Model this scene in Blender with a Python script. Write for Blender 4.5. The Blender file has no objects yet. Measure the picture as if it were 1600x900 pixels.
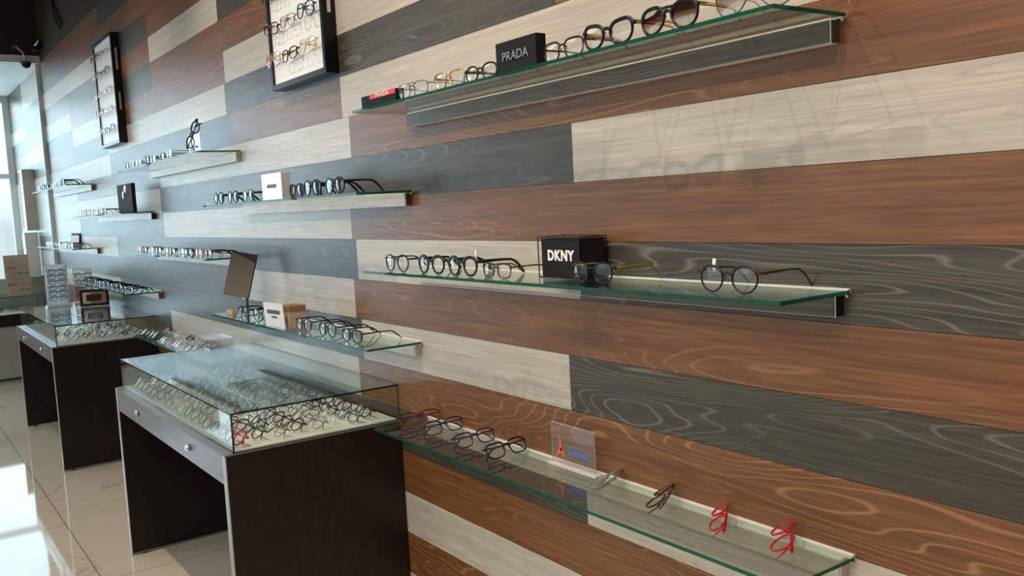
import bpy, math, random
from mathutils import Vector, Matrix, Euler
R = random.Random(7)
C = bpy.context.scene.collection
SC = bpy.context.scene

# ---------------------------------------------------------------- camera
# x runs along the plank wall away from the camera, y out of the wall into the shop, z up (metres)
def make_camera():
    yaw, pitch, roll, f = -0.610494, 0.0955177, 0.0520717, 1418.502
    fw = Vector((math.cos(yaw)*math.cos(pitch), math.sin(yaw)*math.cos(pitch), -math.sin(pitch)))
    r = fw.cross(Vector((0, 0, 1))).normalized()
    d = fw.cross(r)
    c, s = math.cos(roll), math.sin(roll)
    rr = c*r + s*d
    dd = -s*r + c*d
    m = Matrix((rr, -dd, -fw)).transposed().to_4x4()
    m.translation = (0, 1.5, 1.5707)
    cd = bpy.data.cameras.new('camera')
    cd.sensor_width = 36
    cd.lens = 36*f/1600
    cd.clip_start = 0.02
    o = bpy.data.objects.new('camera', cd)
    o.matrix_world = m
    C.objects.link(o)
    SC.camera = o
make_camera()

# ---------------------------------------------------------------- world, lights, exposure
SC.view_settings.view_transform = 'Standard'
SC.view_settings.look = 'None'
SC.view_settings.gamma = 1
SC.view_settings.use_curve_mapping = False
SC.view_settings.exposure = 0.0
SC.cycles.use_denoising = True
SC.cycles.max_bounces = 10
SC.cycles.transparent_max_bounces = 40
SC.cycles.glossy_bounces = 6
SC.cycles.diffuse_bounces = 4
SC.cycles.caustics_reflective = False
SC.cycles.caustics_refractive = False
SC.cycles.sample_clamp_indirect = 4

def make_world():
    w = bpy.data.worlds.new('sky')
    SC.world = w
    w.use_nodes = True
    nt = w.node_tree
    bg = nt.nodes['Background']
    tc = nt.nodes.new('ShaderNodeTexCoord')
    sp = nt.nodes.new('ShaderNodeSeparateXYZ')
    nt.links.new(tc.outputs['Generated'], sp.inputs[0])
    cr = nt.nodes.new('ShaderNodeValToRGB')
    e = cr.color_ramp.elements
    e[0].position = 0.0
    e[0].color = (0.35, 0.40, 0.43, 1)
    e[1].position = 0.6
    e[1].color = (0.52, 0.75, 1.0, 1)
    m = e.new(0.06)
    m.color = (0.72, 0.90, 1.0, 1)
    nt.links.new(sp.outputs['Z'], cr.inputs[0])
    nt.links.new(cr.outputs[0], bg.inputs[0])
    bg.inputs[1].default_value = 2.3
make_world()

def area(name, loc, rot, sx, sy, power, col, portal=False):
    l = bpy.data.lights.new(name, 'AREA')
    l.shape = 'RECTANGLE'
    l.size = sx
    l.size_y = sy
    l.energy = power
    l.color = col
    o = bpy.data.objects.new(name, l)
    o.location = loc
    o.rotation_euler = rot
    C.objects.link(o)
    if portal:
        l.cycles.is_portal = True
    return o
PI = math.pi
# daylight: the glazed shop front at x = 12.6 and the glazed street side at y = 6
area('daylight_portal_front', (12.72, 3.0, 1.6), (0, PI/2, 0), 3.0, 6.2, 1, (1, 1, 1), True)
area('daylight_portal_street', (5.5, 6.1, 1.6), (-PI/2, 0, 0), 8.0, 2.6, 1, (1, 1, 1), True)
area('daylight_front', (12.85, 3.0, 1.7), (0, PI/2, 0), 2.9, 6.0, 205, (0.60, 0.83, 1.0))

def spot(x, y, z, tx, tz, power, col, size=80, rad=0.03, blend=0.7):
    l = bpy.data.lights.new('ceiling_spotlight', 'SPOT')
    l.energy = power
    l.color = col
    l.spot_size = math.radians(size)
    l.spot_blend = blend
    l.shadow_soft_size = rad
    o = bpy.data.objects.new('ceiling_spotlight', l)
    o.location = (x, y, z)
    d = Vector((tx, 0, tz)) - Vector((x, y, z))
    o.rotation_euler = d.to_track_quat('-Z', 'Y').to_euler()
    C.objects.link(o)
WARM = (1.0, 0.83, 0.64)
for sx in (-0.6, 0.6, 1.75, 2.9, 4.3, 6.0, 8.0):
    spot(sx, 1.22, 3.55, sx, 1.25, {-0.6: 65, 4.3: 70, 6.0: 50, 8.0: 26}.get(sx, 95), WARM)
# the ceiling panels behind the camera that light the whole shop
area('ceiling_panel_light', (1.0, 3.6, 3.7), (0, 0, 0), 4.0, 1.2, 130, (1.0, 0.93, 0.82))
area('ceiling_panel_light', (7.0, 3.6, 3.7), (0, 0, 0), 4.0, 1.2, 60, (1.0, 0.93, 0.84))
# bright ceiling of the window bay
area('bay_ceiling_light', (11.3, 1.5, 3.10), (0, 0, 0), 1.8, 2.6, 13, (0.9, 0.97, 1.0))

# ---------------------------------------------------------------- materials
MATS = {}
def new_mat(name):
    m = bpy.data.materials.new(name)
    m.use_nodes = True
    MATS[name] = m
    return m, m.node_tree, m.node_tree.nodes['Principled BSDF']

def simple(name, col, rough=0.5, metal=0.0, spec=0.5, trans=0.0, coat=0.0):
    m, nt, p = new_mat(name)
    p.inputs['Base Color'].default_value = (*col, 1)
    p.inputs['Roughness'].default_value = rough
    p.inputs['Metallic'].default_value = metal
    p.inputs['Specular IOR Level'].default_value = spec
    p.inputs['Transmission Weight'].default_value = trans
    p.inputs['Coat Weight'].default_value = coat
    # a little procedural unevenness so no surface is perfectly uniform
    n = nt.nodes.new('ShaderNodeTexNoise')
    n.inputs['Scale'].default_value = 35
    n.inputs['Detail'].default_value = 3
    mr = nt.nodes.new('ShaderNodeMapRange')
    mr.inputs['To Min'].default_value = max(0.0, rough-0.04)
    mr.inputs['To Max'].default_value = min(1.0, rough+0.04)
    nt.links.new(n.outputs['Fac'], mr.inputs['Value'])
    nt.links.new(mr.outputs[0], p.inputs['Roughness'])
    return m

def math_node(nt, op, a, b=None, c=None, clamp=False):
    n = nt.nodes.new('ShaderNodeMath')
    n.operation = op
    n.use_clamp = clamp
    for i, v in enumerate((a, b, c)):
        if v is None:
            continue
        if isinstance(v, (int, float)):
            n.inputs[i].default_value = v
        else:
            nt.links.new(v, n.inputs[i])
    return n.outputs[0]

def wood(name, base, line, dark, rough=0.34, vertical=False, ring=9.0, line_amt=0.55, streak=0.75, spec=0.5):
    """laminate plank: streaks along the board and contour-like cathedral grain"""
    m, nt, p = new_mat(name)
    L = nt.links
    tc = nt.nodes.new('ShaderNodeTexCoord')
    at = nt.nodes.new('ShaderNodeAttribute')
    at.attribute_name = 'seed'
    sp = nt.nodes.new('ShaderNodeSeparateXYZ')
    L.new(tc.outputs['Object'], sp.inputs[0])
    X, Y, Z = sp.outputs
    if vertical:
        along = Z
        across = math_node(nt, 'ADD', X, Y)
    else:
        along = X
        across = math_node(nt, 'ADD', Z, math_node(nt, 'MULTIPLY', Y, 1.0))
    def coords(sa, sc, off):
        cb = nt.nodes.new('ShaderNodeCombineXYZ')
        L.new(math_node(nt, 'MULTIPLY_ADD', along, sa, math_node(nt, 'MULTIPLY', at.outputs['Fac'], 17.3+off)), cb.inputs[0])
        L.new(math_node(nt, 'MULTIPLY_ADD', across, sc, math_node(nt, 'MULTIPLY', at.outputs['Fac'], 9.1)), cb.inputs[1])
        L.new(math_node(nt, 'MULTIPLY', at.outputs['Fac'], 31.7), cb.inputs[2])
        return cb.outputs[0]
    # cathedral contours
    n1 = nt.nodes.new('ShaderNodeTexNoise')
    n1.inputs['Scale'].default_value = 1.0
    n1.inputs['Detail'].default_value = 1.6
    n1.inputs['Roughness'].default_value = 0.42
    n1.inputs['Distortion'].default_value = 0.25
    L.new(coords(0.75, 6.5, 0), n1.inputs['Vector'])
    fr = math_node(nt, 'FRACT', math_node(nt, 'MULTIPLY', n1.outputs['Fac'], ring*3.6))
    pk = math_node(nt, 'ABSOLUTE', math_node(nt, 'SUBTRACT', fr, 0.5))
    ln = math_node(nt, 'SUBTRACT', 1.0, math_node(nt, 'MULTIPLY', pk, 8.5), clamp=True)
    # where the figure shows
    n2 = nt.nodes.new('ShaderNodeTexNoise')
    n2.inputs['Scale'].default_value = 1.0
    n2.inputs['Detail'].default_value = 1
    L.new(coords(0.9, 4.0, 5), n2.inputs['Vector'])
    mk = nt.nodes.new('ShaderNodeMapRange')
    mk.inputs['From Min'].default_value = 0.46
    mk.inputs['From Max'].default_value = 0.68
    L.new(n2.outputs['Fac'], mk.inputs['Value'])
    # fine streaks
    n3 = nt.nodes.new('ShaderNodeTexNoise')
    n3.inputs['Scale'].default_value = 1.0
    n3.inputs['Detail'].default_value = 6
    n3.inputs['Roughness'].default_value = 0.62
    L.new(coords(5.5, 150.0, 3), n3.inputs['Vector'])
    n4 = nt.nodes.new('ShaderNodeTexNoise')
    n4.inputs['Scale'].default_value = 1.0
    n4.inputs['Detail'].default_value = 5
    L.new(coords(1.3, 48.0, 9), n4.inputs['Vector'])
    st = nt.nodes.new('ShaderNodeMapRange')
    st.inputs['From Min'].default_value = 0.36
    st.inputs['From Max'].default_value = 0.66
    L.new(n3.outputs['Fac'], st.inputs['Value'])
    st2 = nt.nodes.new('ShaderNodeMapRange')
    st2.inputs['From Min'].default_value = 0.3
    st2.inputs['From Max'].default_value = 0.7
    L.new(n4.outputs['Fac'], st2.inputs['Value'])
    def mix(fac, a, b):
        mx = nt.nodes.new('ShaderNodeMix')
        mx.data_type = 'RGBA'
        if isinstance(fac, float):
            mx.inputs[0].default_value = fac
        else:
            L.new(fac, mx.inputs[0])
        for k, v in ((6, a), (7, b)):
            if isinstance(v, tuple):
                mx.inputs[k].default_value = (*v, 1)
            else:
                L.new(v, mx.inputs[k])
        return mx.outputs[2]
    c = mix(math_node(nt, 'MULTIPLY', st.outputs[0], streak), base, dark)
    c = mix(math_node(nt, 'MULTIPLY', st2.outputs[0], 0.6), c, dark)
    c = mix(math_node(nt, 'MULTIPLY', math_node(nt, 'MULTIPLY', ln, mk.outputs[0]), line_amt), c, line)
    L.new(c, p.inputs['Base Color'])
    p.inputs['Specular IOR Level'].default_value = spec
    rg = nt.nodes.new('ShaderNodeMapRange')
    rg.inputs['To Min'].default_value = rough-0.05
    rg.inputs['To Max'].default_value = rough+0.07
    L.new(n3.outputs['Fac'], rg.inputs['Value'])
    L.new(rg.outputs[0], p.inputs['Roughness'])
    bp = nt.nodes.new('ShaderNodeBump')
    bp.inputs['Strength'].default_value = 0.12
    bp.inputs['Distance'].default_value = 0.001
    L.new(math_node(nt, 'ADD', n3.outputs['Fac'], math_node(nt, 'MULTIPLY', ln, 0.4)), bp.inputs['Height'])
    L.new(bp.outputs[0], p.inputs['Normal'])
    return m

BROWN = wood('brown_plank_laminate', (0.245, 0.105, 0.038), (0.42, 0.215, 0.095), (0.100, 0.036, 0.012), line_amt=0.7)
DARK = wood('charcoal_plank_laminate', (0.088, 0.075, 0.056), (0.20, 0.178, 0.14), (0.024, 0.020, 0.015), line_amt=0.75)
LIGHT = wood('pale_oak_laminate', (0.600, 0.550, 0.480), (0.33, 0.285, 0.235), (0.385, 0.340, 0.285), line_amt=0.7)
ESPRESSO = wood('espresso_veneer', (0.017, 0.0095, 0.008), (0.050, 0.029, 0.023), (0.006, 0.0035, 0.003), rough=0.36, vertical=True, line_amt=0.6, spec=0.35)
DRAWER = wood('grey_ash_veneer', (0.125, 0.115, 0.118), (0.045, 0.04, 0.045), (0.095, 0.088, 0.092), rough=0.24, line_amt=0.8, streak=0.35)
TONE = {'B': BROWN, 'D': DARK, 'L': LIGHT}

EDGE = simple('aluminium_edge_band', (0.42, 0.41, 0.39), 0.35, 0.6)
WHITE = simple('white_enamel', (0.80, 0.79, 0.74), 0.4)
CREAM = simple('cream_display_felt', (0.92, 0.90, 0.86), 0.75)
TAUPE = simple('taupe_table_edge', (0.15, 0.135, 0.12), 0.4)
BLACK = simple('black_lacquer', (0.005, 0.005, 0.006), 0.3, spec=0.3)
BLACKM = simple('black_matt_card', (0.010, 0.010, 0.011), 0.7, spec=0.2)
CHROME = simple('polished_chrome', (0.75, 0.75, 0.76), 0.12, 1.0)
MIRROR = simple('mirror_glass', (0.60, 0.60, 0.52), 0.02, 1.0)
RED = simple('red_print', (0.75, 0.01, 0.02), 0.4)
WPRINT = simple('white_print', (0.85, 0.85, 0.84), 0.4)
GREYP = simple('grey_print', (0.07, 0.07, 0.075), 0.5)
ORANGE = simple('orange_print', (0.95, 0.13, 0.02), 0.5)
BLUEP = simple('blue_print', (0.06, 0.19, 0.68), 0.5)
KRAFT = simple('brown_card', (0.30, 0.17, 0.09), 0.65)
TAN = simple('tan_linen_board', (0.55, 0.42, 0.30), 0.8)
GREIGE = simple('greige_paint', (0.36, 0.36, 0.31), 0.6)
PANEL = simple('taupe_laminate', (0.42, 0.38, 0.33), 0.35)
SOFFIT = simple('dark_brown_paint', (0.020, 0.010, 0.008), 0.7)
UPPER = simple('umber_wall_paint', (0.050, 0.034, 0.022), 0.95, spec=0.1)
CEIL = simple('dark_ceiling_paint', (0.030, 0.024, 0.020), 0.8)
BAYCEIL = simple('white_bay_ceiling', (0.75, 0.80, 0.82), 0.7)
PLAIN = simple('warm_grey_wall_paint', (0.34, 0.31, 0.28), 0.7)
FRAMEW = simple('pale_aluminium', (0.66, 0.72, 0.74), 0.35, 0.0)
SILVERP = simple('silvery_paper', (0.82, 0.86, 0.88), 0.25, 0.25)
RUBBER = simple('black_rubber', (0.01, 0.01, 0.01), 0.6)
BACKING = simple('plank_joint', (0.03, 0.024, 0.018), 0.7)
LIGHTP = simple('white_fixture', (0.7, 0.7, 0.7), 0.4)
BROWNPIC = simple('brown_photo_print', (0.28, 0.15, 0.12), 0.4)

def glass_mat(name, tint, base_refl=0.04, extra=None, rough=0.0, refl_tint=(1, 1, 1), slant=(1, 1, 1)):
    """thin clear glass: see-through straight on, mirror-like at a grazing angle"""
    m = bpy.data.materials.new(name)
    m.use_nodes = True
    nt = m.node_tree
    nt.nodes.clear()
    out = nt.nodes.new('ShaderNodeOutputMaterial')
    tr = nt.nodes.new('ShaderNodeBsdfTransparent')
    tr.inputs[0].default_value = (*tint, 1)
    gl = nt.nodes.new('ShaderNodeBsdfGlossy')
    gl.inputs['Roughness'].default_value = rough
    gl.inputs['Color'].default_value = (*refl_tint, 1)
    lw = nt.nodes.new('ShaderNodeLayerWeight')
    lw.inputs['Blend'].default_value = 0.5
    p5 = math_node(nt, 'POWER', lw.outputs['Facing'], 5.0)
    fac = math_node(nt, 'MULTIPLY_ADD', p5, 1.0-base_refl, base_refl, clamp=True)
    mx = nt.nodes.new('ShaderNodeMixShader')
    # a longer path through the pane at a slant absorbs more
    tm = nt.nodes.new('ShaderNodeMix')
    tm.data_type = 'RGBA'
    tm.inputs[6].default_value = (*tint, 1)
    tm.inputs[7].default_value = (tint[0]*(slant[0]), tint[1]*slant[1], tint[2]*slant[2], 1)
    nt.links.new(math_node(nt, 'POWER', lw.outputs['Facing'], 2.5), tm.inputs[0])
    if slant != (1, 1, 1):
        nt.links.new(tm.outputs[2], tr.inputs[0])
    nt.links.new(fac, mx.inputs[0])
    nt.links.new(tr.outputs[0], mx.inputs[1])
    nt.links.new(gl.outputs[0], mx.inputs[2])
    last = mx.outputs[0]
    if extra:
        amt, col = extra
        df = nt.nodes.new('ShaderNodeBsdfDiffuse')
        df.inputs[0].default_value = (*col, 1)
        m2 = nt.nodes.new('ShaderNodeMixShader')
        m2.inputs[0].default_value = amt
        nt.links.new(last, m2.inputs[1])
        nt.links.new(df.outputs[0], m2.inputs[2])
        last = m2.outputs[0]
    nt.links.new(last, out.inputs[0])
    MATS[name] = m
    return m
GLASS = glass_mat('clear_glass', (0.940, 0.965, 0.953), slant=(0.74, 0.83, 0.79))
PANE = glass_mat('window_glass', (0.97, 0.985, 0.98))
GEDGE = glass_mat('green_glass_edge', (0.02, 0.20, 0.14), 0.05, (0.55, (0.010, 0.105, 0.070)))
DEDGE = glass_mat('dark_glass_edge', (0.03, 0.09, 0.08), 0.06, (0.6, (0.006, 0.022, 0.020)))
LENS = glass_mat('demo_lens', (0.965, 0.975, 0.97), 0.065)
ACRYL = glass_mat('clear_acrylic', (0.93, 0.93, 0.93), 0.05, (0.05, (0.75, 0.70, 0.68)))
ACEDGE = glass_mat('acrylic_edge', (0.9, 0.9, 0.9), 0.08, (0.55, (0.85, 0.82, 0.82)))
SUNB = glass_mat('brown_gradient_lens', (0.30, 0.18, 0.10), 0.09)
SUNG = glass_mat('grey_gradient_lens', (0.42, 0.39, 0.37), 0.09)
SUNK = glass_mat('black_sun_lens', (0.03, 0.03, 0.035), 0.12)

def translucent(name, col):
    m = bpy.data.materials.new(name)
    m.use_nodes = True
    nt = m.node_tree
    p = nt.nodes['Principled BSDF']
    p.inputs['Base Color'].default_value = (*col, 1)
    p.inputs['Roughness'].default_value = 0.3
    tl = nt.nodes.new('ShaderNodeBsdfTranslucent')
    tl.inputs[0].default_value = (*col, 1)
    mx = nt.nodes.new('ShaderNodeMixShader')
    mx.inputs[0].default_value = 0.6
    nt.links.new(p.outputs[0], mx.inputs[1])
    nt.links.new(tl.outputs[0], mx.inputs[2])
    nt.links.new(mx.outputs[0], nt.nodes['Material Output'].inputs[0])
    return m
OPAL = translucent('opal_acrylic', (0.88, 0.90, 0.92))
def gradient_lens(m, top, bot, z0, z1):
    nt = m.node_tree
    tr = [n for n in nt.nodes if n.type == 'BSDF_TRANSPARENT'][0]
    tc = nt.nodes.new('ShaderNodeTexCoord')
    sp = nt.nodes.new('ShaderNodeSeparateXYZ')
    nt.links.new(tc.outputs['Object'], sp.inputs[0])
    mr = nt.nodes.new('ShaderNodeMapRange')
    mr.inputs['From Min'].default_value = z0
    mr.inputs['From Max'].default_value = z1
    nt.links.new(sp.outputs['Z'], mr.inputs['Value'])
    mx = nt.nodes.new('ShaderNodeMix')
    mx.data_type = 'RGBA'
    mx.inputs[6].default_value = (*bot, 1)
    mx.inputs[7].default_value = (*top, 1)
    nt.links.new(mr.outputs[0], mx.inputs[0])
    nt.links.new(mx.outputs[2], tr.inputs[0])
gradient_lens(SUNB, (0.05, 0.022, 0.01), (0.75, 0.55, 0.38), 0.008, 0.033)
gradient_lens(SUNG, (0.07, 0.06, 0.055), (0.75, 0.70, 0.66), 0.010, 0.042)

def acetate(name, col, rough=0.25):
    return simple(name, col, rough, 0.0, 0.35)
F = {
    'black': acetate('black_acetate', (0.006, 0.006, 0.008)),
    'darkbrown': acetate('dark_brown_acetate', (0.035, 0.012, 0.010)),
    'red': acetate('red_acetate', (0.45, 0.008, 0.02)),
    'burgundy': acetate('burgundy_acetate', (0.12, 0.010, 0.022)),
    'purple': acetate('purple_acetate', (0.055, 0.018, 0.085)),
    'blue': acetate('navy_acetate', (0.012, 0.03, 0.12)),
    'bluegrey': acetate('blue_grey_acetate', (0.10, 0.16, 0.20)),
    'olive': acetate('olive_acetate', (0.20, 0.19, 0.03)),
    'crystal': glass_mat('crystal_acetate', (0.86, 0.83, 0.78), 0.12, (0.25, (0.75, 0.70, 0.62))),
    'gold': simple('gold_wire', (0.72, 0.48, 0.24), 0.25, 1.0),
    'silver': simple('silver_wire', (0.62, 0.62, 0.63), 0.22, 1.0),
    'gunmetal': simple('gunmetal_wire', (0.08, 0.08, 0.09), 0.3, 0.8),
    'rose': simple('rose_gold_wire', (0.75, 0.38, 0.30), 0.25, 1.0),
    'white': acetate('white_acetate', (0.62, 0.61, 0.60)),
    'grey': acetate('pale_grey_acetate', (0.22, 0.22, 0.23)),
}
def tortoise():
    m, nt, p = new_mat('tortoiseshell_acetate')
    tc = nt.nodes.new('ShaderNodeTexCoord')
    n = nt.nodes.new('ShaderNodeTexNoise')
    n.inputs['Scale'].default_value = 90
    n.inputs['Detail'].default_value = 2
    nt.links.new(tc.outputs['Object'], n.inputs['Vector'])
    cr = nt.nodes.new('ShaderNodeValToRGB')
    cr.color_ramp.elements[0].position = 0.52
    cr.color_ramp.elements[0].color = (0.012, 0.006, 0.004, 1)
    cr.color_ramp.elements[1].position = 0.68
    cr.color_ramp.elements[1].color = (0.30, 0.15, 0.06, 1)
    nt.links.new(n.outputs['Fac'], cr.inputs[0])
    nt.links.new(cr.outputs[0], p.inputs['Base Color'])
    p.inputs['Roughness'].default_value = 0.18
    return m
F['tortoise'] = tortoise()
CNAME = {'black': 'black', 'darkbrown': 'dark brown', 'red': 'bright red', 'burgundy': 'burgundy', 'purple': 'purple and black',
         'blue': 'navy blue', 'bluegrey': 'blue grey', 'olive': 'black and olive', 'crystal': 'clear crystal', 'gold': 'gold wire',
         'silver': 'silver wire', 'gunmetal': 'dark metal', 'rose': 'rose gold', 'white': 'white and grey', 'tortoise': 'tortoiseshell'}

def floor_mat():
    m, nt, p = new_mat('polished_porcelain_tile')
    L = nt.links
    tc = nt.nodes.new('ShaderNodeTexCoord')
    mp = nt.nodes.new('ShaderNodeMapping')
    mp.inputs['Location'].default_value = (-4.24+12, -0.81+12, 0)
    L.new(tc.outputs['Object'], mp.inputs[0])
    br = nt.nodes.new('ShaderNodeTexBrick')
    br.offset = 0.2167
    br.offset_frequency = 2
    br.inputs['Scale'].default_value = 1.0
    br.inputs['Mortar Size'].default_value = 0.0022
    br.inputs['Brick Width'].default_value = 1.2
    br.inputs['Row Height'].default_value = 1.2
    br.inputs['Color1'].default_value = (0.66, 0.575, 0.46, 1)
    br.inputs['Color2'].default_value = (0.63, 0.55, 0.44, 1)
    br.inputs['Mortar'].default_value = (0.16, 0.13, 0.11, 1)
    L.new(mp.outputs[0], br.inputs['Vector'])
    n = nt.nodes.new('ShaderNodeTexNoise')
    n.inputs['Scale'].default_value = 1.1
    n.inputs['Detail'].default_value = 5
    n.inputs['Distortion'].default_value = 0.8
    L.new(tc.outputs['Object'], n.inputs['Vector'])
    v = math_node(nt, 'ABSOLUTE', math_node(nt, 'SUBTRACT', n.outputs['Fac'], 0.47))
    ln = math_node(nt, 'SUBTRACT', 1.0, math_node(nt, 'MULTIPLY', v, 90.0), clamp=True)
    n2 = nt.nodes.new('ShaderNodeTexNoise')
    n2.inputs['Scale'].default_value = 2.2
    L.new(tc.outputs['Object'], n2.inputs['Vector'])
    mk = nt.nodes.new('ShaderNodeMapRange')
    mk.inputs['From Min'].default_value = 0.48
    mk.inputs['From Max'].default_value = 0.62
    L.new(n2.outputs['Fac'], mk.inputs['Value'])
    f = math_node(nt, 'MULTIPLY', math_node(nt, 'MULTIPLY', ln, mk.outputs[0]), 0.55)
    mx = nt.nodes.new('ShaderNodeMix')
    mx.data_type = 'RGBA'
    L.new(f, mx.inputs[0])
    L.new(br.outputs['Color'], mx.inputs[6])
    mx.inputs[7].default_value = (0.22, 0.20, 0.18, 1)
    L.new(mx.outputs[2], p.inputs['Base Color'])
    p.inputs['Roughness'].default_value = 0.045
    p.inputs['Specular IOR Level'].default_value = 0.32
    return m
FLOOR = floor_mat()

# ---------------------------------------------------------------- mesh helpers
class MB:
    def __init__(s):
        s.v, s.f, s.m, s.seed, s.sm = [], [], [], [], []
    def face(s, pts, mi=0, seed=0.0):
        b = len(s.v)
        s.v += [tuple(p) for p in pts]
        s.f.append(tuple(range(b, b+len(pts))))
        s.m.append(mi); s.seed.append(seed); s.sm.append(False)
    def box(s, x0, y0, z0, x1, y1, z1, mi=0, seed=0.0, xf=None, mats=None):
        """mats: material index per side (x-, x+, y-, y+, z-, z+)"""
        P = [Vector((x, y, z)) for x in (x0, x1) for y in (y0, y1) for z in (z0, z1)]
        if xf is not None:
            P = [xf @ p for p in P]
        b = len(s.v)
        s.v += [tuple(p) for p in P]
        for i, q in enumerate(((0, 1, 3, 2), (4, 6, 7, 5), (0, 4, 5, 1), (2, 3, 7, 6), (0, 2, 6, 4), (1, 5, 7, 3))):
            s.f.append(tuple(b+k for k in q))
            s.m.append(mats[i] if mats else mi); s.seed.append(seed); s.sm.append(False)
    def tube(s, pts, ra, rb=None, closed=False, n=6, mi=0, up=Vector((0, 1, 0))):
        """ra across, rb along `up`"""
        rb = rb or ra
        pts = [Vector(p) for p in pts]
        N = len(pts)
        b = len(s.v)
        for i, p in enumerate(pts):
            a = pts[(i-1) % N] if (closed or i > 0) else p
            c = pts[(i+1) % N] if (closed or i < N-1) else p
            t = (c-a).normalized()
            side = t.cross(up)
            if side.length < 1e-4:
                side = t.cross(Vector((1, 0, 0)))
            side.normalize()
            u = side.cross(t).normalized()
            A = ra[i] if isinstance(ra, (list, tuple)) else ra
            B = rb[i] if isinstance(rb, (list, tuple)) else rb
            for k in range(n):
                an = 2*PI*(k+0.5)/n
                s.v.append(tuple(p + side*A*math.cos(an) + u*B*math.sin(an)))
        rng = N if closed else N-1
        for i in range(rng):
            j = (i+1) % N
            for k in range(n):
                l = (k+1) % n
                s.f.append((b+i*n+k, b+i*n+l, b+j*n+l, b+j*n+k))
                s.m.append(mi); s.seed.append(0.0); s.sm.append(True)
        if not closed:
            for base, rev in ((b, True), (b+(N-1)*n, False)):
                q = tuple(base+k for k in range(n))
                s.f.append(q[::-1] if rev else q)
                s.m.append(mi); s.seed.append(0.0); s.sm.append(False)
    def cyl(s, c, r, h, n=20, axis='z', mi=0, r2=None):
        r2 = r if r2 is None else r2
        b = len(s.v)
        for (rr, hh) in ((r, 0), (r2, h)):
            for k in range(n):
                a = 2*PI*k/n
                q = (rr*math.cos(a), rr*math.sin(a), hh)
                if axis == 'y': q = (q[0], q[2], q[1])
                if axis == 'x': q = (q[2], q[0], q[1])
                s.v.append((c[0]+q[0], c[1]+q[1], c[2]+q[2]))
        for k in range(n):
            l = (k+1) % n
            s.f.append((b+k, b+l, b+n+l, b+n+k)); s.m.append(mi); s.seed.append(0.0); s.sm.append(True)
        s.f.append(tuple(b+k for k in range(n))[::-1]); s.m.append(mi); s.seed.append(0.0); s.sm.append(False)
        s.f.append(tuple(b+n+k for k in range(n))); s.m.append(mi); s.seed.append(0.0); s.sm.append(False)
    def mesh(s, name, mats):
        me = bpy.data.meshes.new(name)
        me.from_pydata(s.v, [], s.f)
        for m in mats:
            me.materials.append(m)
        at = me.attributes.new('seed', 'FLOAT', 'FACE')
        for i, p in enumerate(me.polygons):
            p.material_index = s.m[i]
            p.use_smooth = s.sm[i]
            at.data[i].value = s.seed[i]
        me.update()
        return me

def obj(name, me, parent=None, loc=None, rot=None, bevel=0.0):
    o = bpy.data.objects.new(name, me)
    C.objects.link(o)
    if parent: o.parent = parent
    if loc: o.location = loc
    if rot: o.rotation_euler = rot
    if bevel:
        b = o.modifiers.new('bevel', 'BEVEL')
        b.width = bevel
        b.segments = 2
        b.limit_method = 'ANGLE'
    return o
def thing(name, label, cat, loc=(0, 0, 0), rot=(0, 0, 0), group=None, scale=None):
    o = bpy.data.objects.new(name, None)
    o.empty_display_size = 0.05
    C.objects.link(o)
    o.location = loc
    o.rotation_euler = rot
    if scale: o.scale = (scale, scale, scale)
    o['label'] = label
    o['category'] = cat
    if group: o['group'] = group
    return o
def tag(o, label, cat, group=None):
    o['label'] = label
    o['category'] = cat
    if group: o['group'] = group
    return o
def struct(name, me, **k):
    o = obj(name, me, **k)
    o['kind'] = 'structure'
    return o
def boxmesh(name, b, mat, seed=0.0):
    m = MB(); m.box(*b, seed=seed)
    return m.mesh(name, [mat])

def text_mesh(txt, size, extrude, mat, shear=0.0, bold=0.0, space=1.0, sx=1.0):
    cu = bpy.data.curves.new('lettering', 'FONT')
    cu.body = txt
    cu.size = size
    cu.extrude = extrude
    cu.shear = shear
    cu.offset = bold
    cu.space_character = space
    cu.align_x = 'CENTER'
    cu.align_y = 'CENTER'
    cu.resolution_u = 3
    t = bpy.data.objects.new('lettering_tmp', cu)
    C.objects.link(t)
    dg = bpy.context.evaluated_depsgraph_get()
    dg.update()
    me = bpy.data.meshes.new_from_object(t.evaluated_get(dg))
    me.name = 'lettering'
    bpy.data.objects.remove(t)
    if sx != 1.0:
        for v in me.vertices:
            v.co.x *= sx
    me.materials.clear()
    me.materials.append(mat)
    return me

# ---------------------------------------------------------------- the room
def zrow(k):
    return 1.457-(k-2)*0.1527
COLS = [-2.2, -0.80, 0.53, 1.865, 3.195, 4.53, 5.90, 7.25, 8.62, 10.0, 11.35, 12.6]
ROWS = {-9: 'DBLDBLDBBLD', -8: 'BLDBDBBBDLB', -7: 'LBBLBBDLLDD', -6: 'BDBBDLBDBDL', -5: 'DLDDBBDBLBD', -4: 'BDBLLBBLDLB',
        -3: 'LBBDDLLDBDD', -2: 'BLLLBDDLLLL', -1: 'DBBBLLDBLLL', 0: 'BLLDDDLLLLL', 1: 'LBBBLLDDLLL', 2: 'LDDLDDDLLDL',
        3: 'DBBBLDDDDLD', 4: 'LDDLDDDLLDL', 5: 'BBBBLLDDBLD', 6: 'DLLDDBBLDLB', 7: 'LBBBBLDBLDB', 8: 'BLLLDBLDBLD',
        9: 'LDDBBDBLDBL', 10: 'DBBLDBDBLDB', 11: 'BLDBBLDBLDB'}
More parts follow.
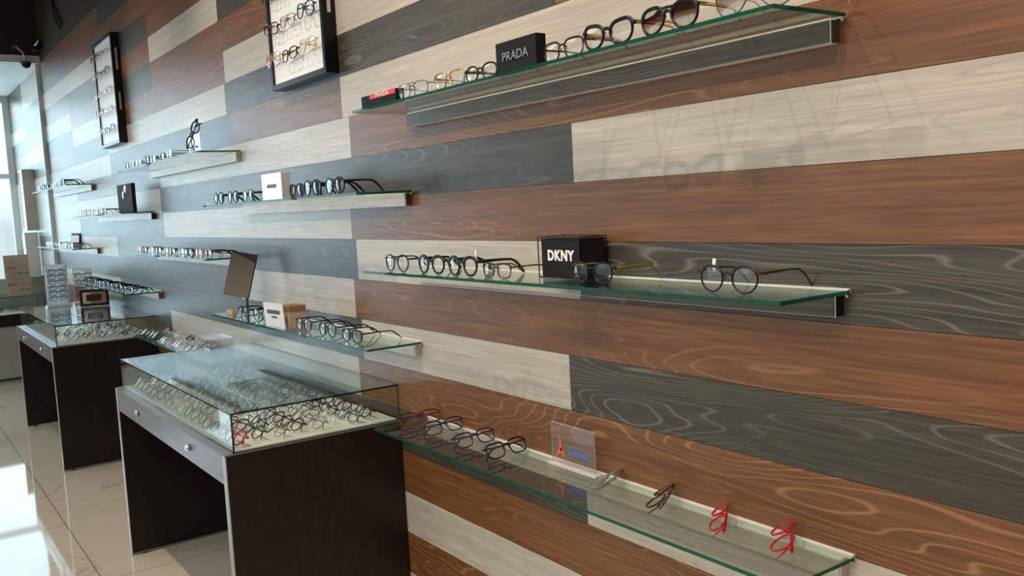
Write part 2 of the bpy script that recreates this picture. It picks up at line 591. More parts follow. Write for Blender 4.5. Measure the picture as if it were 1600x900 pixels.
SEAM = {(3, 0): 1.840, (3, 2): 1.834, (3, 4): 1.893, (3, 6): 1.845, (3, -3): 1.884,
        (4, -1): 3.148, (4, -2): 3.204, (4, 0): 3.148, (4, 1): 3.19, (4, 2): 3.158, (4, 3): 3.200, (4, 4): 3.156, (4, 5): 3.205,
        (5, -3): 4.535, (5, -4): 4.515, (5, -6): 4.555, (5, -2): 4.485}
def build_wall():
    m = MB()
    g = 0.0006
    # backing seen in the hairline joints
    m.face([(-2.2, -0.0015, 0), (12.6, -0.0015, 0), (12.6, -0.0015, 3.137), (-2.2, -0.0015, 3.137)][::-1], 3)
    for k, s in ROWS.items():
        z1, z0 = zrow(k), max(0.0, zrow(k+1))
        if z1 > 3.15: z1 = 3.137
        xs = []
        for i, x in enumerate(COLS):
            if 0 < i < len(COLS)-1:
                x = SEAM.get((i, k), x + R.uniform(-0.025, 0.025))
            xs.append(x)
        i = 0
        while i < len(s):
            j = i
            while j+1 < len(s) and s[j+1] == s[i]:
                j += 1      # neighbours of one tone read as one long board
            sd = R.uniform(0, 10)
            m.face([(xs[i]+g, 0, z0+g), (xs[i]+g, 0, z1-g), (xs[j+1]-g, 0, z1-g), (xs[j+1]-g, 0, z0+g)], 'BDL'.index(s[i]), sd)
            i = j+1
    return struct('wall_right', m.mesh('wall_right', [BROWN, DARK, LIGHT, BACKING]))
build_wall()
def quadmesh(name, pts, mat):
    m = MB(); m.face(pts); return m.mesh(name, [mat])
struct('trim_1', boxmesh('upper_wall', (-2.2, -0.1, 3.139, 12.6, 0.0, 3.80), UPPER))
struct('floor', boxmesh('floor', (-2.3, -0.1, -0.06, 12.7, 6.2, 0.0), FLOOR))
struct('ceiling', boxmesh('ceiling', (-2.3, -0.1, 3.78, 10.0, 6.2, 3.86), CEIL))
struct('wall_back', boxmesh('wall_back', (-2.3, -0.1, 0, -2.2, 6.2, 3.8), PLAIN))
# street side: piers and glazing
def street_side():
    m = MB()
    m.box(-2.3, 6.0, 0, 1.5, 6.1, 3.8)
    m.box(9.5, 6.0, 0, 12.7, 6.1, 3.8)
    m.box(1.5, 6.0, 2.9, 9.5, 6.1, 3.8)
    m.box(1.5, 6.0, 0, 9.5, 6.1, 0.35)
    struct('wall_left', m.mesh('wall_left', [PLAIN]))
    for i in range(4):
        a = 1.5+2*i
        w = MB()
        for (x0, x1, z0, z1) in ((a, a+0.05, 0.35, 2.9), (a+1.95, a+2, 0.35, 2.9), (a+0.05, a+1.95, 0.35, 0.41), (a+0.05, a+1.95, 2.84, 2.9)):
            w.box(x0, 6.02, z0, x1, 6.08, z1)
        fr = struct('window_%d' % (i+2), w.mesh('window_frame', [FRAMEW]))
        g = obj('pane', boxmesh('pane', (a+0.05, 6.045, 0.41, a+1.95, 6.055, 2.84), PANE), fr)
street_side()
# glazed front at the far end
def shop_front():
    m = MB()
    m.box(12.5, -0.1, 3.13, 12.6, 6.2, 3.8)
    m.box(12.5, 5.4, 0, 12.6, 6.2, 3.13)
    struct('wall_front', m.mesh('wall_front', [PLAIN]))
    w = MB()
    for y in (0.0, 1.3, 2.6, 3.9, 5.33):
        w.box(12.48, y, 0, 12.56, y+0.07, 3.13)
    w.box(12.48, 0.07, 0, 12.56, 5.33, 0.10)
    w.box(12.48, 0.07, 3.05, 12.56, 5.33, 3.13)
    w.box(12.49, 0.07, 2.15, 12.55, 5.33, 2.21)
    fr = struct('window_1', w.mesh('window_frame', [FRAMEW]))
    obj('pane', boxmesh('pane', (12.515, 0.07, 0.1, 12.525, 5.33, 3.05), PANE), fr)
    struct('trim_2', boxmesh('bay_ceiling', (10.0, -0.1, 3.13, 12.6, 6.2, 3.20), BAYCEIL))
    struct('trim_3', boxmesh('soffit', (9.92, -0.1, 3.20, 10.02, 6.2, 3.80), SOFFIT))
    struct('trim_4', boxmesh('header_rail', (9.90, 0.0, 3.13, 9.99, 6.0, 3.20), FRAMEW))
shop_front()
def divider():
    w = MB()
    w.box(9.97, 0.0, 0, 10.0, 0.035, 3.13)
    w.box(9.97, 1.35, 0, 10.0, 1.39, 3.13)
    fr = struct('window_6', w.mesh('divider_posts', [FRAMEW]))
    obj('pane', boxmesh('pane', (9.98, 0.035, 0.0, 9.99, 1.35, 3.13), PANE), fr)
divider()

# ---------------------------------------------------------------- glass wall shelves
GT = 0.008
def shelf(x0, x1, top, tones, label, end='L', group='glass wall shelves'):
    """x0 near end; tones: list of (x_from, tone) along the cladding"""
    t = thing('glass_wall_shelf', label, 'shelf', (x0, 0, top), group=group)
    L = x1-x0
    m = MB()
    m.box(0, 0.009, -GT, L, 0.212, 0, mats=(1, 1, 2, 1, 0, 0))
    obj('glass_panel', m.mesh('glass_panel', [GLASS, GEDGE, GLASS]), t)
    # wood clad support rail under the glass
    m = MB()
    m.box(0.022, 0.0, -0.052, L-0.012, 0.0235, -GT-0.0005, 0)
    rail = obj('support_rail', m.mesh('support_rail', [WHITE]), t)
    m = MB()
    for i, (xf, tn) in enumerate(tones):
        xa = max(xf, x0+0.0235)-x0
        xb = (tones[i+1][0]-x0) if i+1 < len(tones) else L-0.0135
        m.box(xa, 0.0236, -0.0505, xb, 0.0262, -GT-0.002, 'BDL'.index(tn), R.uniform(0, 9))
    obj('wood_cladding', m.mesh('wood_cladding', [BROWN, DARK, LIGHT]), rail)
    m = MB()
    m.box(0.0195, 0.0012, -0.0505, 0.0218, 0.0225, -GT-0.002, 'BDLK'.index(end), R.uniform(0, 9))
    obj('end_cladding', m.mesh('end_cladding', [BROWN, DARK, LIGHT, BLACKM]), rail)
    m = MB()
    m.box(0.004, 0.0005, -GT, L, 0.0085, 0.002 if top < 1.5 else -GT+0.0035, 0)
    obj('wall_channel', m.mesh('wall_channel', [WHITE]), t)
    m = MB()
    m.cyl((0.006, 0.010, -GT-0.006), 0.0035, 0.0055, 12)
    obj('support_pin', m.mesh('support_pin', [CHROME]), t)
    return t
SA, SB, SCX, SD, SE = (1.025, 2.675), (2.685, 4.335), (4.345, 6.02), (6.055, 7.72), (7.86, 9.70)
Z1, Z2, Z3, Z4, Z5 = 1.881, 1.624, 1.371, 1.111, 0.852
shelf(*SA, Z1, [(0, 'D')], 'long glass wall shelf on a charcoal rail, holding brown and grey gradient sunglasses', 'D')
shelf(*SA, Z3, [(0, 'D'), (1.80, 'L')], 'glass wall shelf at right carrying the black DKNY box', 'K')
shelf(*SA, Z5, [(0, 'L')], 'long glass wall shelf lowest at right, with red glasses and a clear acrylic sign', 'L')
shelf(*SB, Z2, [(0, 'L')], 'glass wall shelf on a pale rail with dark sunglasses and a silver box', 'D')
shelf(*SB, Z4, [(0, 'L'), (3.16, 'D')], 'glass wall shelf with the tilting mirror and white card', 'L')
shelf(*SCX, Z1, [(0, 'L')], 'glass wall shelf with an acrylic block and leaning dark glasses at its near end', 'L')
shelf(*SCX, Z3, [(0, 'L')], 'glass wall shelf behind the mirror with a tight row of glasses', 'B')
shelf(4.50, 6.02, Z5, [(0, 'L')], 'low glass wall shelf heaped with glasses between the two display tables', 'L')
shelf(*SD, Z2, [(0, 'L')], 'glass wall shelf with the tall black display box', 'K')
shelf(6.055, 7.79, Z4, [(0, 'L')], 'glass wall shelf with a dense row of black glasses above the farther table', 'B')
shelf(*SE, Z1, [(0, 'L')], 'farthest upper glass wall shelf, beside the glass divider', 'B')
shelf(*SE, Z3, [(0, 'L')], 'farthest lower glass wall shelf, with a dark framed picture', 'B')

# ---------------------------------------------------------------- eyeglasses
def outline(shape):
    """rim centre line, about the lens centre; +x is the outer side"""
    pts = []
    N = 26
    for i in range(N):
        a = 2*PI*i/N
        c, s = math.cos(a), math.sin(a)
        if shape == 'round':
            n, A, B = 2.15, 0.0245, 0.0215
        elif shape == 'square':
            n, A, B = 3.2, 0.0265, 0.0185
        elif shape == 'cat':
            n, A, B = 2.25, 0.0265, 0.0212
        elif shape == 'oval':
            n, A, B = 2.3, 0.0255, 0.0165
        else:  # aviator / large
            n, A, B = 2.4, 0.0285, 0.0235
        x = A*math.copysign(abs(c)**(2/n), c)
        z = B*math.copysign(abs(s)**(2/n), s)
        if shape in ('round', 'square', 'cat', 'large'):
            x *= 1 + 0.09*z/B*(1 if z > 0 else 1.3)
        if shape == 'cat' and z > 0 and x > 0:
            z += 0.0055*(x/A)
        if shape == 'large' and x < 0 and z < 0:
            x += 0.005*(-z/B)
        pts.append((x, z))
    return pts
def bend(x):
    return -0.95*x*x
HB = {'round': 0.0215, 'square': 0.0185, 'cat': 0.0212, 'oval': 0.0165, 'large': 0.0235}
CX = {'round': 0.0345, 'square': 0.0355, 'cat': 0.0355, 'oval': 0.0345, 'large': 0.0375}
MESHC = {}
def glasses_meshes(shape, thick):
    key = (shape, thick)
    if key in MESHC:
        return MESHC[key]
    o = outline(shape)
    wa, wd = {'wire': (0.0009, 0.0011), 'thin': (0.0017, 0.0020), 'thick': (0.0028, 0.0026)}[thick]
    cz = HB[shape] + wa
    cx = CX[shape]
    res = {}
    m = MB()
    for sgn in (-1, 1):
        pts = []
        ra = []
        for (x, z) in o:
            X = sgn*(cx+x)
            pts.append((X, bend(X), cz+z))
            ra.append(wa*(1.35 if z > 0.3*HB[shape] and thick != 'wire' else 1.0))
        m.tube(pts, ra, wd, closed=True, n=8)
    zb = cz + HB[shape]*0.42
    inner = cx - (0.0245 if shape != 'large' else 0.0265)
    m.tube([(-inner-0.001, bend(0.01), zb-0.003), (-inner*0.5, 0.0006, zb+0.0018), (0, 0.001, zb+0.0026), (inner*0.5, 0.0006, zb+0.0018), (inner+0.001, bend(0.01), zb-0.003)],
           wa*1.25, wd, n=8)
    if thick == 'wire' or shape == 'large':
        m.tube([(-inner-0.004, -0.001, zb+0.009), (0, 0.0, zb+0.0095), (inner+0.004, -0.001, zb+0.009)], wa, wd, n=6)
    zh = cz + HB[shape]*0.55
    for sgn in (-1, 1):
        m.tube([(sgn*(cx+0.0235), bend(cx+0.023), zh), (sgn*0.0655, -0.0045, zh+0.0005), (sgn*0.0690, -0.0075, zh)], [wa*1.5, wa*1.7, wa*1.3], wd*1.1, n=6)
        # nose pad
        m.tube([(sgn*(inner-0.0005), -0.003, zb-0.010), (sgn*(inner-0.0025), -0.006, zb-0.006), (sgn*(inner-0.0015), -0.0045, zb-0.002)], 0.0011, 0.0006, n=6)
    res['front'] = m.mesh('frame_front', [F['black']])
    for nm, sgn in (('lensL', -1), ('lensR', 1)):
        m = MB()
        X0 = sgn*cx
        ring = [(sgn*(cx+x*0.97), bend(cx+x*0.97), cz+z*0.97) for (x, z) in o]
        mid = [(sgn*(cx+x*0.5), bend(cx+x*0.5)+0.0012, cz+z*0.5) for (x, z) in o]
        b = 0
        m.v = ring+mid+[(X0, bend(cx)+0.0017, cz)]
        N = len(o)
        for i in range(N):
            j = (i+1) % N
            q = (i, j, N+j, N+i)
            t = (N+i, N+j, 2*N)
            if sgn < 0:
                q, t = q[::-1], t[::-1]
            for ff in (q, t):
                m.f.append(ff); m.m.append(0); m.seed.append(0.0); m.sm.append(True)
        res[nm] = m.mesh('lens', [LENS])
    tw = {'wire': 0.0011, 'thin': 0.0022, 'thick': 0.0036}[thick]
    for nm, sgn in (('tL', -1), ('tR', 1)):
        m = MB()
        m.tube([(sgn*0.0690, -0.0065, zh), (sgn*0.0700, -0.030, zh+0.0005), (sgn*0.0700, -0.070, zh+0.0005), (sgn*0.0695, -0.096, zh-0.001),
                (sgn*0.0685, -0.109, zh*0.80), (sgn*0.0672, -0.123, zh*0.45), (sgn*0.0660, -0.136, 0.002)],
               [0.0011]*4+[0.0014, 0.0017, 0.0013], [tw*1.1, tw, tw*0.85, tw*0.8, tw, tw*1.1, tw*0.7], n=6, up=Vector((0, 0.3, 1)))
        res[nm] = m.mesh('temple', [F['black']])
        m = MB()
        yy = -0.0095 if sgn > 0 else -0.0130
        m.tube([(sgn*0.0690, yy+0.001, zh), (sgn*0.045, yy-0.0005, zh), (-sgn*0.010, yy-0.001, zh-0.001), (-sgn*0.034, yy-0.0015, zh*0.93),
                (-sgn*0.050, yy-0.002, zh*0.62), (-sgn*0.062, yy-0.002, zh*0.20)],
               [tw*1.1, tw, tw*0.9, tw, tw*1.1, tw*0.7], 0.0012, n=6)
        res['f'+nm] = m.mesh('temple', [F['black']])
    MESHC[key] = res
    return res
def part_m(name, me, parent, mat):
    o = bpy.data.objects.new(name, me)
    C.objects.link(o)
    o.parent = parent
    o.material_slots[0].link = 'OBJECT'
    o.material_slots[0].material = mat
    return o
SZ = 1.15
def glasses(x, y, z, yaw, col, shape, thick, label, group, tilt=0.0, folded=False, temple=None, lens=None, scale=SZ, roll=0.0, name='eyeglasses', cat='glasses', lift=None):
    """(x, y, z) is the middle of the front's foot; fronts face +y at yaw 0"""
    ms = glasses_meshes(shape, thick)
    if lift is None:
        # a leaning, folded pair rests on the tips of its temples as well
        lift = max(0.0, 0.0165*math.sin(tilt)-0.006*math.cos(tilt))*scale if folded else 0.0
    e = Matrix.Rotation(yaw, 4, 'Z') @ Matrix.Rotation(tilt, 4, 'X') @ Matrix.Rotation(roll, 4, 'Y')
    t = thing(name, label, cat, (x, y, z+0.0006+lift), e.to_euler(), group, scale)
    fm = F[col]
    tm = F[temple] if temple else fm
    part_m('frame_front', ms['front'], t, fm)
    part_m('lens', ms['lensL'], t, lens or LENS)
    part_m('lens', ms['lensR'], t, lens or LENS)
    pre = 'f' if folded else ''
    part_m('temple', ms[pre+'tL'], t, tm)
    part_m('temple', ms[pre+'tR'], t, tm)
    return t
ORD = ['first', 'second', 'third', 'fourth', 'fifth', 'sixth', 'seventh', 'eighth', 'ninth', 'tenth', 'eleventh', 'twelfth', 'thirteenth', 'fourteenth']
SH = {'round': 'round', 'square': 'rectangular', 'cat': 'cat-eye', 'oval': 'oval', 'large': 'large'}
def row(xs, z, specs, where, group, y=0.185, from_end='from the right', **kw):
    """xs ordered from the near (right) end"""
    for i, x in enumerate(xs):
        col, shape, thick = specs[i % len(specs)]
        glasses(x, y+R.uniform(-0.006, 0.004), z, R.uniform(-0.06, 0.06), col, shape, thick,
                '%s %s glasses, %s from right on %s' % (CNAME[col], SH[shape], ORD[i], where), group, **kw)

# --- right column, top shelf (z Z1)
G = 'glasses on the top right shelf'
glasses(2.33, 0.185, Z1, 0.10, 'gunmetal', 'square', 'wire', 'thin dark wire glasses standing beside the red-lettered black block', G)
glasses(2.13, 0.185, Z1, 0.05, 'gold', 'square', 'thin', 'bronze rectangular glasses, third to the left of the silver-lettered black box', G)
glasses(1.972, 0.185, Z1, 0.02, 'black', 'oval', 'thin', 'thin black glasses just left of the silver-lettered black box', G)
glasses(1.634, 0.185, Z1, 0.0, 'tortoise', 'square', 'thin', 'clear and dark tortoiseshell glasses just right of the silver-lettered black box', G, scale=1.12)
glasses(1.475, 0.190, Z1, 0.05, 'black', 'cat', 'thick', 'bold black cat-eye glasses between the tortoiseshell pair and the brown sunglasses', G, temple='gold')
glasses(1.295, 0.190, Z1, 0.05, 'black', 'large', 'thick', 'black sunglasses with brown gradient lenses and gold temples', G, temple='gold', lens=SUNB, scale=1.08, name='sunglasses', cat='sunglasses')
glasses(1.090, 0.185, Z1, 0.05, 'gunmetal', 'large', 'wire', 'large sunglasses with grey gradient lenses and pale temples on a glass shelf', G, temple='white', lens=SUNG, scale=1.3, name='sunglasses', cat='sunglasses')
# --- right column, middle shelf (z Z3)
G = 'glasses on the middle right shelf'
glasses(2.495, 0.185, Z3, 0.02, 'black', 'round', 'thin', 'thin black round glasses at the far left end of the shelf with the DKNY box', G)
glasses(2.285, 0.185, Z3, 0.02, 'black', 'round', 'thick', 'black round glasses, second from the left on the shelf with the DKNY box', G)
glasses(2.115, 0.185, Z3, 0.02, 'black', 'round', 'thick', 'heavy black glasses with a white tag, third from the left on the DKNY shelf', G, scale=1.16)
glasses(1.963, 0.175, Z3, 0.0, 'tortoise', 'square', 'thin', 'tortoiseshell glasses standing left of the DKNY box', G, scale=1.0)
glasses(1.590, 0.165, Z3, 0.02, 'black', 'round', 'thin', 'silver fronted black glasses with olive temples in front of the DKNY box', G, temple='olive', scale=1.12)
glasses(1.190, 0.160, Z3, 0.02, 'darkbrown', 'round', 'thin', 'lone dark burgundy round glasses with a white tag near the right end of a shelf', G, scale=1.17)
def price_tag(x, y, z, label):
    m = MB()
    m.tube([(0, 0, 0), (0.001, 0.001, 0.012), (-0.002, 0.002, 0.026)], 0.006, 0.0006, n=4, up=Vector((0, 1, 0)))
    tag(obj('price_tag', m.mesh('price_tag', [WPRINT]), loc=(x, y, z)), label, 'price tag')
price_tag(1.235, 0.145, Z3+0.040, 'small white price tag on the lone burgundy glasses')
price_tag(2.085, 0.155, Z3+0.044, 'small white price tag on the heavy black glasses left of the DKNY box')

# --- right column, bottom shelf (z Z5): folded pairs lying back
G = 'folded glasses on the lowest right shelf'
def lying(x, y, yaw, col, shape, thick, label, tilt=1.05, **k):
    glasses(x, y, Z5, yaw, col, shape, thick, label, G, tilt=tilt, folded=True, **k)
YR = -0.90
lying(1.165, 0.085, YR, 'red', 'round', 'thin', 'glossy dark red folded glasses nearest the right end of the lowest shelf', temple='red')
lying(1.325, 0.085, YR, 'red', 'oval', 'thin', 'bright red and patterned folded glasses, second from the right on the lowest shelf', temple='red')
lying(1.510, 0.085, YR-0.1, 'darkbrown', 'round', 'thin', 'brown folded glasses, third from the right on the lowest shelf')
lying(1.700, 0.085, YR-0.25, 'grey', 'square', 'thin', 'pale grey folded glasses just right of the clear acrylic sign', tilt=1.1)
YL = PI/2
lying(2.075, 0.085, YL+0.10, 'black', 'square', 'thin', 'black folded glasses with pale green lower rims left of the clear acrylic sign', tilt=0.5)
lying(2.235, 0.090, YL+0.06, 'purple', 'square', 'thin', 'purple folded glasses, second to the left of the acrylic sign', tilt=0.5)
lying(2.430, 0.080, YL+0.06, 'purple', 'square', 'thin', 'black and violet folded glasses, third to the left of the acrylic sign', tilt=0.5)
lying(2.585, 0.080, YL-0.10, 'burgundy', 'square', 'thin', 'burgundy folded glasses beside the glass case at the end of the lowest right shelf', tilt=0.6)

# --- second column shelves
G = 'dark sunglasses on the shelf with the silver box'
for i, (x, a) in enumerate(((2.925, 'right end of the row'), (3.12, 'middle of the right three'), (3.268, 'just right of the silver box'),
                            (3.80, 'just left of the silver box'), (4.00, 'middle of the left three'), (4.20, 'left end of the row'))):
    nice = {0: 'black sunglasses at the right end of the shelf with the silver box', 1: 'black sunglasses, second from the right on the shelf with the silver box',
            2: 'black sunglasses standing just right of the silver box', 3: 'silver rimmed sunglasses standing just left of the silver box',
            4: 'black sunglasses, second to the left of the silver box', 5: 'black sunglasses at the far left end of the shelf with the silver box'}[i]
    glasses(x, 0.180, Z2, 0.0, 'black' if i != 3 else 'gunmetal', 'large' if i < 3 else 'round', 'thick' if i != 3 else 'thin', nice, G, lens=SUNK, name='sunglasses', cat='sunglasses', scale=1.0 if i == 2 else 1.12)
G = 'glasses on the mirror shelf'
glasses(2.880, 0.175, Z4, 0.02, 'black', 'square', 'thin', 'black glasses nearest the right end of the shelf with the mirror', G)
glasses(3.085, 0.175, Z4, 0.02, 'black', 'round', 'thin', 'black glasses, middle of the three right of the white card', G)
glasses(3.320, 0.170, Z4, 0.02, 'black', 'round', 'thin', 'black glasses standing next to the white card at its right', G)
glasses(3.800, 0.165, Z4, 0.15, 'tortoise', 'round', 'thin', 'tortoiseshell glasses standing just left of the white card', G)
glasses(4.030, 0.165, Z4, 0.05, 'black', 'round', 'thick', 'small black sunglasses below the tilting mirror', G, lens=SUNK, name='sunglasses', cat='sunglasses', scale=1.05)

# --- third column shelves
MIX = [('silver', 'round', 'thin'), ('black', 'square', 'thin'), ('gunmetal', 'square', 'wire'), ('tortoise', 'round', 'thick'), ('silver', 'square', 'wire')]
row([4.96, 5.12, 5.28, 5.44, 5.60, 5.78, 5.94], Z1, MIX, 'the shelf with the acrylic block', 'glasses on the shelf with the acrylic block', scale=1.08)
row([4.42+0.155*i for i in range(10)], Z3, [('tortoise', 'square', 'thick'), ('rose', 'square', 'thin'), ('black', 'square', 'thin'), ('silver', 'square', 'thin')],
    'the shelf behind the mirror', 'glasses on the shelf behind the mirror', scale=1.05)
# --- fourth column shelves
row([6.68, 6.83, 6.98, 7.13, 7.28, 7.45, 7.60], Z2, [('black', 'square', 'thin'), ('silver', 'round', 'thin'), ('silver', 'round', 'wire'), ('gold', 'round', 'thin')],
    'the shelf with the tall black box', 'glasses on the shelf with the tall black box', scale=1.03)
row([6.14+0.137*i for i in range(12)], Z4, [('black', 'square', 'thick'), ('black', 'square', 'thin'), ('black', 'round', 'thick')],
    'the dense shelf above the farther table', 'black glasses in the dense shelf row', scale=0.97)
# --- fifth column shelves
row([8.17, 8.37, 8.55, 8.75, 8.98, 9.22, 9.50], Z1, [('blue', 'large', 'thick'), ('silver', 'round', 'thin'), ('silver', 'square', 'thin'), ('gunmetal', 'square', 'thin'), ('black', 'square', 'thick')],
    'the farthest upper shelf', 'glasses on the farthest upper shelf')
row([8.03, 8.20, 8.38, 8.58, 8.80, 9.02, 9.22], Z3, [('silver', 'square', 'thin'), ('black', 'round', 'thin'), ('silver', 'square', 'thin')],
    'the farthest lower shelf', 'glasses on the farthest lower shelf', y=0.190)

# ---------------------------------------------------------------- things standing on the shelves
def front_text(parent, txt, x, y, z, size, mat, extrude=0.0006, **k):
    """lettering on a face that looks towards +y, read from the shop side"""
    return obj('lettering', text_mesh(txt, size, extrude, mat, **k), parent, (x, y, z), (PI/2, 0, PI))
t = thing('display_box', 'black display box with silver raised PRADA lettering on the top right shelf', 'sign', (1.80, 0.180, Z1))
obj('box_body', boxmesh('box_body', (-0.083, -0.015, 0, 0.083, 0.015, 0.076), BLACKM), t, bevel=0.0012)
front_text(t, 'PRADA', 0.0, 0.0162, 0.038, 0.030, F['silver'], 0.0016, bold=0.0006, sx=1.12)
t = thing('logo_block', 'low black block with a red PRADA strip at the far end of its shelf', 'sign', (2.535, 0.176, Z1))
obj('block_body', boxmesh('block_body', (-0.115, -0.014, 0, 0.115, 0.014, 0.040), BLACKM), t, bevel=0.001)
obj('red_strip', boxmesh('red_strip', (-0.113, 0.0142, 0.0265, 0.055, 0.0152, 0.0390), RED), t)
front_text(t, 'PRADA', -0.030, 0.0160, 0.0325, 0.0175, WPRINT, 0.0004, sx=1.45, space=1.15)
# DKNY box
t = thing('display_box', 'glossy black DKNY display box with a thin black rim on the middle right shelf', 'sign', (1.793, 0.055, Z3))
m = MB()
W2, H, Dp, e = 0.084, 0.104, 0.045, 0.0022
for (x0, y0, z0, x1, y1, z1) in ((-W2, -Dp, 0, -W2+e, -Dp+e, H), (W2-e, -Dp, 0, W2, -Dp+e, H), (-W2, Dp-e, 0, -W2+e, Dp, H), (W2-e, Dp-e, 0, W2, Dp, H),
                                 (-W2+e, Dp-e, H-e, W2-e, Dp, H), (-W2+e, -Dp, H-e, W2-e, -Dp+e, H), (-W2, -Dp+e, H-e, -W2+e, Dp-e, H), (W2-e, -Dp+e, H-e, W2, Dp-e, H),
                                 (-W2+e, -Dp+e, 0, W2-e, Dp-e, e)):
    m.box(x0, y0, z0, x1, y1, z1)
obj('box_rim', m.mesh('box_rim', [BLACK]), t)
obj('black_block', boxmesh('black_block', (-W2+0.004, -Dp+0.004, e+0.0003, W2-0.012, Dp-0.004, H-0.005), BLACKM), t)
front_text(t, 'DKNY', -0.006, Dp-0.003, 0.056, 0.036, WPRINT, 0.0008, bold=0.0014, sx=0.98, space=1.12)
# silver box
t = thing('display_box', 'silvery white display box with a dark label strip on the sunglasses shelf', 'sign', (3.455, 0.185, Z2))
obj('box_body', boxmesh('box_body', (-0.105, -0.018, 0, 0.105, 0.018, 0.102), SILVERP), t, bevel=0.001)
obj('label_strip', boxmesh('label_strip', (-0.050, 0.0182, 0.045, 0.048, 0.0192, 0.060), GREYP), t)
# white card with a card box behind
t = thing('brand_card', 'white folded card with two dark label strips on the mirror shelf', 'sign', (3.560, 0.190, Z4), (math.radians(-4), 0, 0.10))
obj('card', boxmesh('card', (-0.085, -0.002, 0, 0.085, 0.002, 0.098), WPRINT), t)
obj('label_strip', boxmesh('label_strip', (-0.056, 0.0022, 0.054, 0.056, 0.0030, 0.070), GREYP), t)
obj('label_strip', boxmesh('label_strip', (-0.026, 0.0022, 0.037, 0.022, 0.0030, 0.045), GREYP), t)
t = thing('cardboard_box', 'small brown card box standing behind the white card', 'box', (3.520, 0.130, Z4))
m = MB(); m.box(-0.050, -0.035, 0, 0.050, 0.035, 0.062)
obj('box_body', m.mesh('box_body', [TAN]), t)
obj('box_lid', boxmesh('box_lid', (-0.051, -0.036, 0.0622, 0.051, 0.036, 0.086), KRAFT), t)
tag(obj('wooden_block', boxmesh('wooden_block', (-0.045, -0.012, 0, 0.045, 0.012, 0.018), TAN), loc=(4.235, 0.150, Z4)), 'small pale wooden block at the left end of the mirror shelf', 'block')
# tilting mirror
t = thing('tabletop_mirror', 'rectangular tilting mirror on a slim stand at the far end of the mirror shelf', 'mirror', (4.125, 0.110, Z4+0.0), (0, 0, 0.75))
m = MB(); m.cyl((0, 0, 0), 0.045, 0.005, 28)
obj('base', m.mesh('base', [CHROME]), t)
m = MB(); m.cyl((0, 0, 0.005), 0.006, 0.10, 12)
obj('stem', m.mesh('stem', [GREYP]), t)
mp = obj('mirror_back', boxmesh('mirror_back', (-0.064, -0.006, -0.096, 0.064, 0.0, 0.108), BLACK), t, (0.022, 0.006, 0.182), (math.radians(12), math.radians(-11), 0))
m = MB()
m.face([(-0.062, 0.0006, -0.094), (0.062, 0.0006, -0.094), (0.062, 0.0006, 0.105), (-0.062, 0.0006, 0.072)][::-1])
mf = obj('mirror_face', m.mesh('mirror_face', [MIRROR]), mp)
so = mf.modifiers.new('solid', 'SOLIDIFY'); so.thickness = 0.0012; so.offset = 1
# clear acrylic sign on the lowest right shelf
def star_figure(m, cx, cz, s, y):
    """orange leaping figure: tapered limbs from one centre"""
    for (ax, az) in ((0.1, 1.5), (-0.75, -0.9), (0.85, -1.0), (-0.55, -0.2)):
        w = 0.20*s
        d = Vector((ax, 0, az)).normalized()
        n = Vector((-d.z, 0, d.x))*w
        L = Vector((ax, 0, az))*s
        c = Vector((cx, y, cz))
        m.face([c+n, c+L*0.55+n*0.55, c+L, c+L*0.55-n*0.55, c-n])
def acrylic_sign(loc, w, h, label, rotz=0.0, text='Eyewear'):
    t = thing('acrylic_sign', label, 'sign', loc, (0, 0, rotz))
    m = MB(); m.box(-w/2, -0.002, 0.008, w/2, 0.002, h, mats=(1, 1, 0, 0, 1, 1))
    obj('sign_plate', m.mesh('sign_plate', [ACRYL, ACEDGE]), t)
    m = MB(); m.box(-w/2-0.012, -0.012, 0, w/2+0.008, 0.012, 0.0085)
    obj('sign_foot', m.mesh('sign_foot', [ACEDGE]), t, bevel=0.002)
    m = MB(); star_figure(m, w*0.28, h*0.42, h*0.22, 0.0026)
    g = obj('orange_figure', m.mesh('orange_figure', [ORANGE]), t)
    so = g.modifiers.new('solid', 'SOLIDIFY'); so.thickness = 0.0006
    front_text(t, text, -w*0.14, 0.0026, h*0.42, h*0.26, BLUEP, 0.0003, shear=0.3, bold=0.0003, sx=0.82)
    return t
acrylic_sign((1.845, 0.040, Z5), 0.178, 0.118, 'clear acrylic sign with an orange figure and blue script on the lowest right shelf')
a = acrylic_sign((4.700, 0.120, Z1), 0.20, 0.105, 'clear acrylic block with an orange figure under leaning dark glasses', text='Eyewear')
glasses(4.52, 0.160, Z1, 0.5, 'black', 'round', 'thick', 'dark glasses leaning up against the acrylic block', 'glasses on the shelf with the acrylic block', tilt=0.0, roll=1.05, folded=True, lift=0.075)
# tall black display box with a gold chain temple
t = thing('display_box', 'tall plain black display box with gold wire glasses hung over it', 'sign', (6.32, 0.110, Z2))
m = MB(); m.box(-0.20, -0.012, 0, 0.20, 0.012, 0.185)
obj('box_body', m.mesh('box_body', [BLACKM]), t)
glasses(6.30, 0.128, Z2, 0.0, 'gold', 'round', 'wire', 'gold wire glasses hanging tilted over the tall black box', 'glasses on the shelf with the tall black box', folded=True, roll=0.5, lift=0.11)
def photo_box(loc, w, h, d, label, rotz):
    t = thing('picture_frame', label, 'picture frame', loc, (math.radians(6), 0, rotz))
    m = MB(); m.box(-w/2, -d, 0, w/2, 0, h)
    obj('frame_body', m.mesh('frame_body', [BLACKM]), t)
    obj('picture', boxmesh('picture', (-w/2+0.018, 0.0003, 0.018, w/2-0.018, 0.0013, h-0.018), BROWNPIC), t)
    return t
photo_box((8.86, 0.022, Z3), 0.40, 0.115, 0.012, 'dark framed brown picture standing on the farthest lower shelf', 0.0)

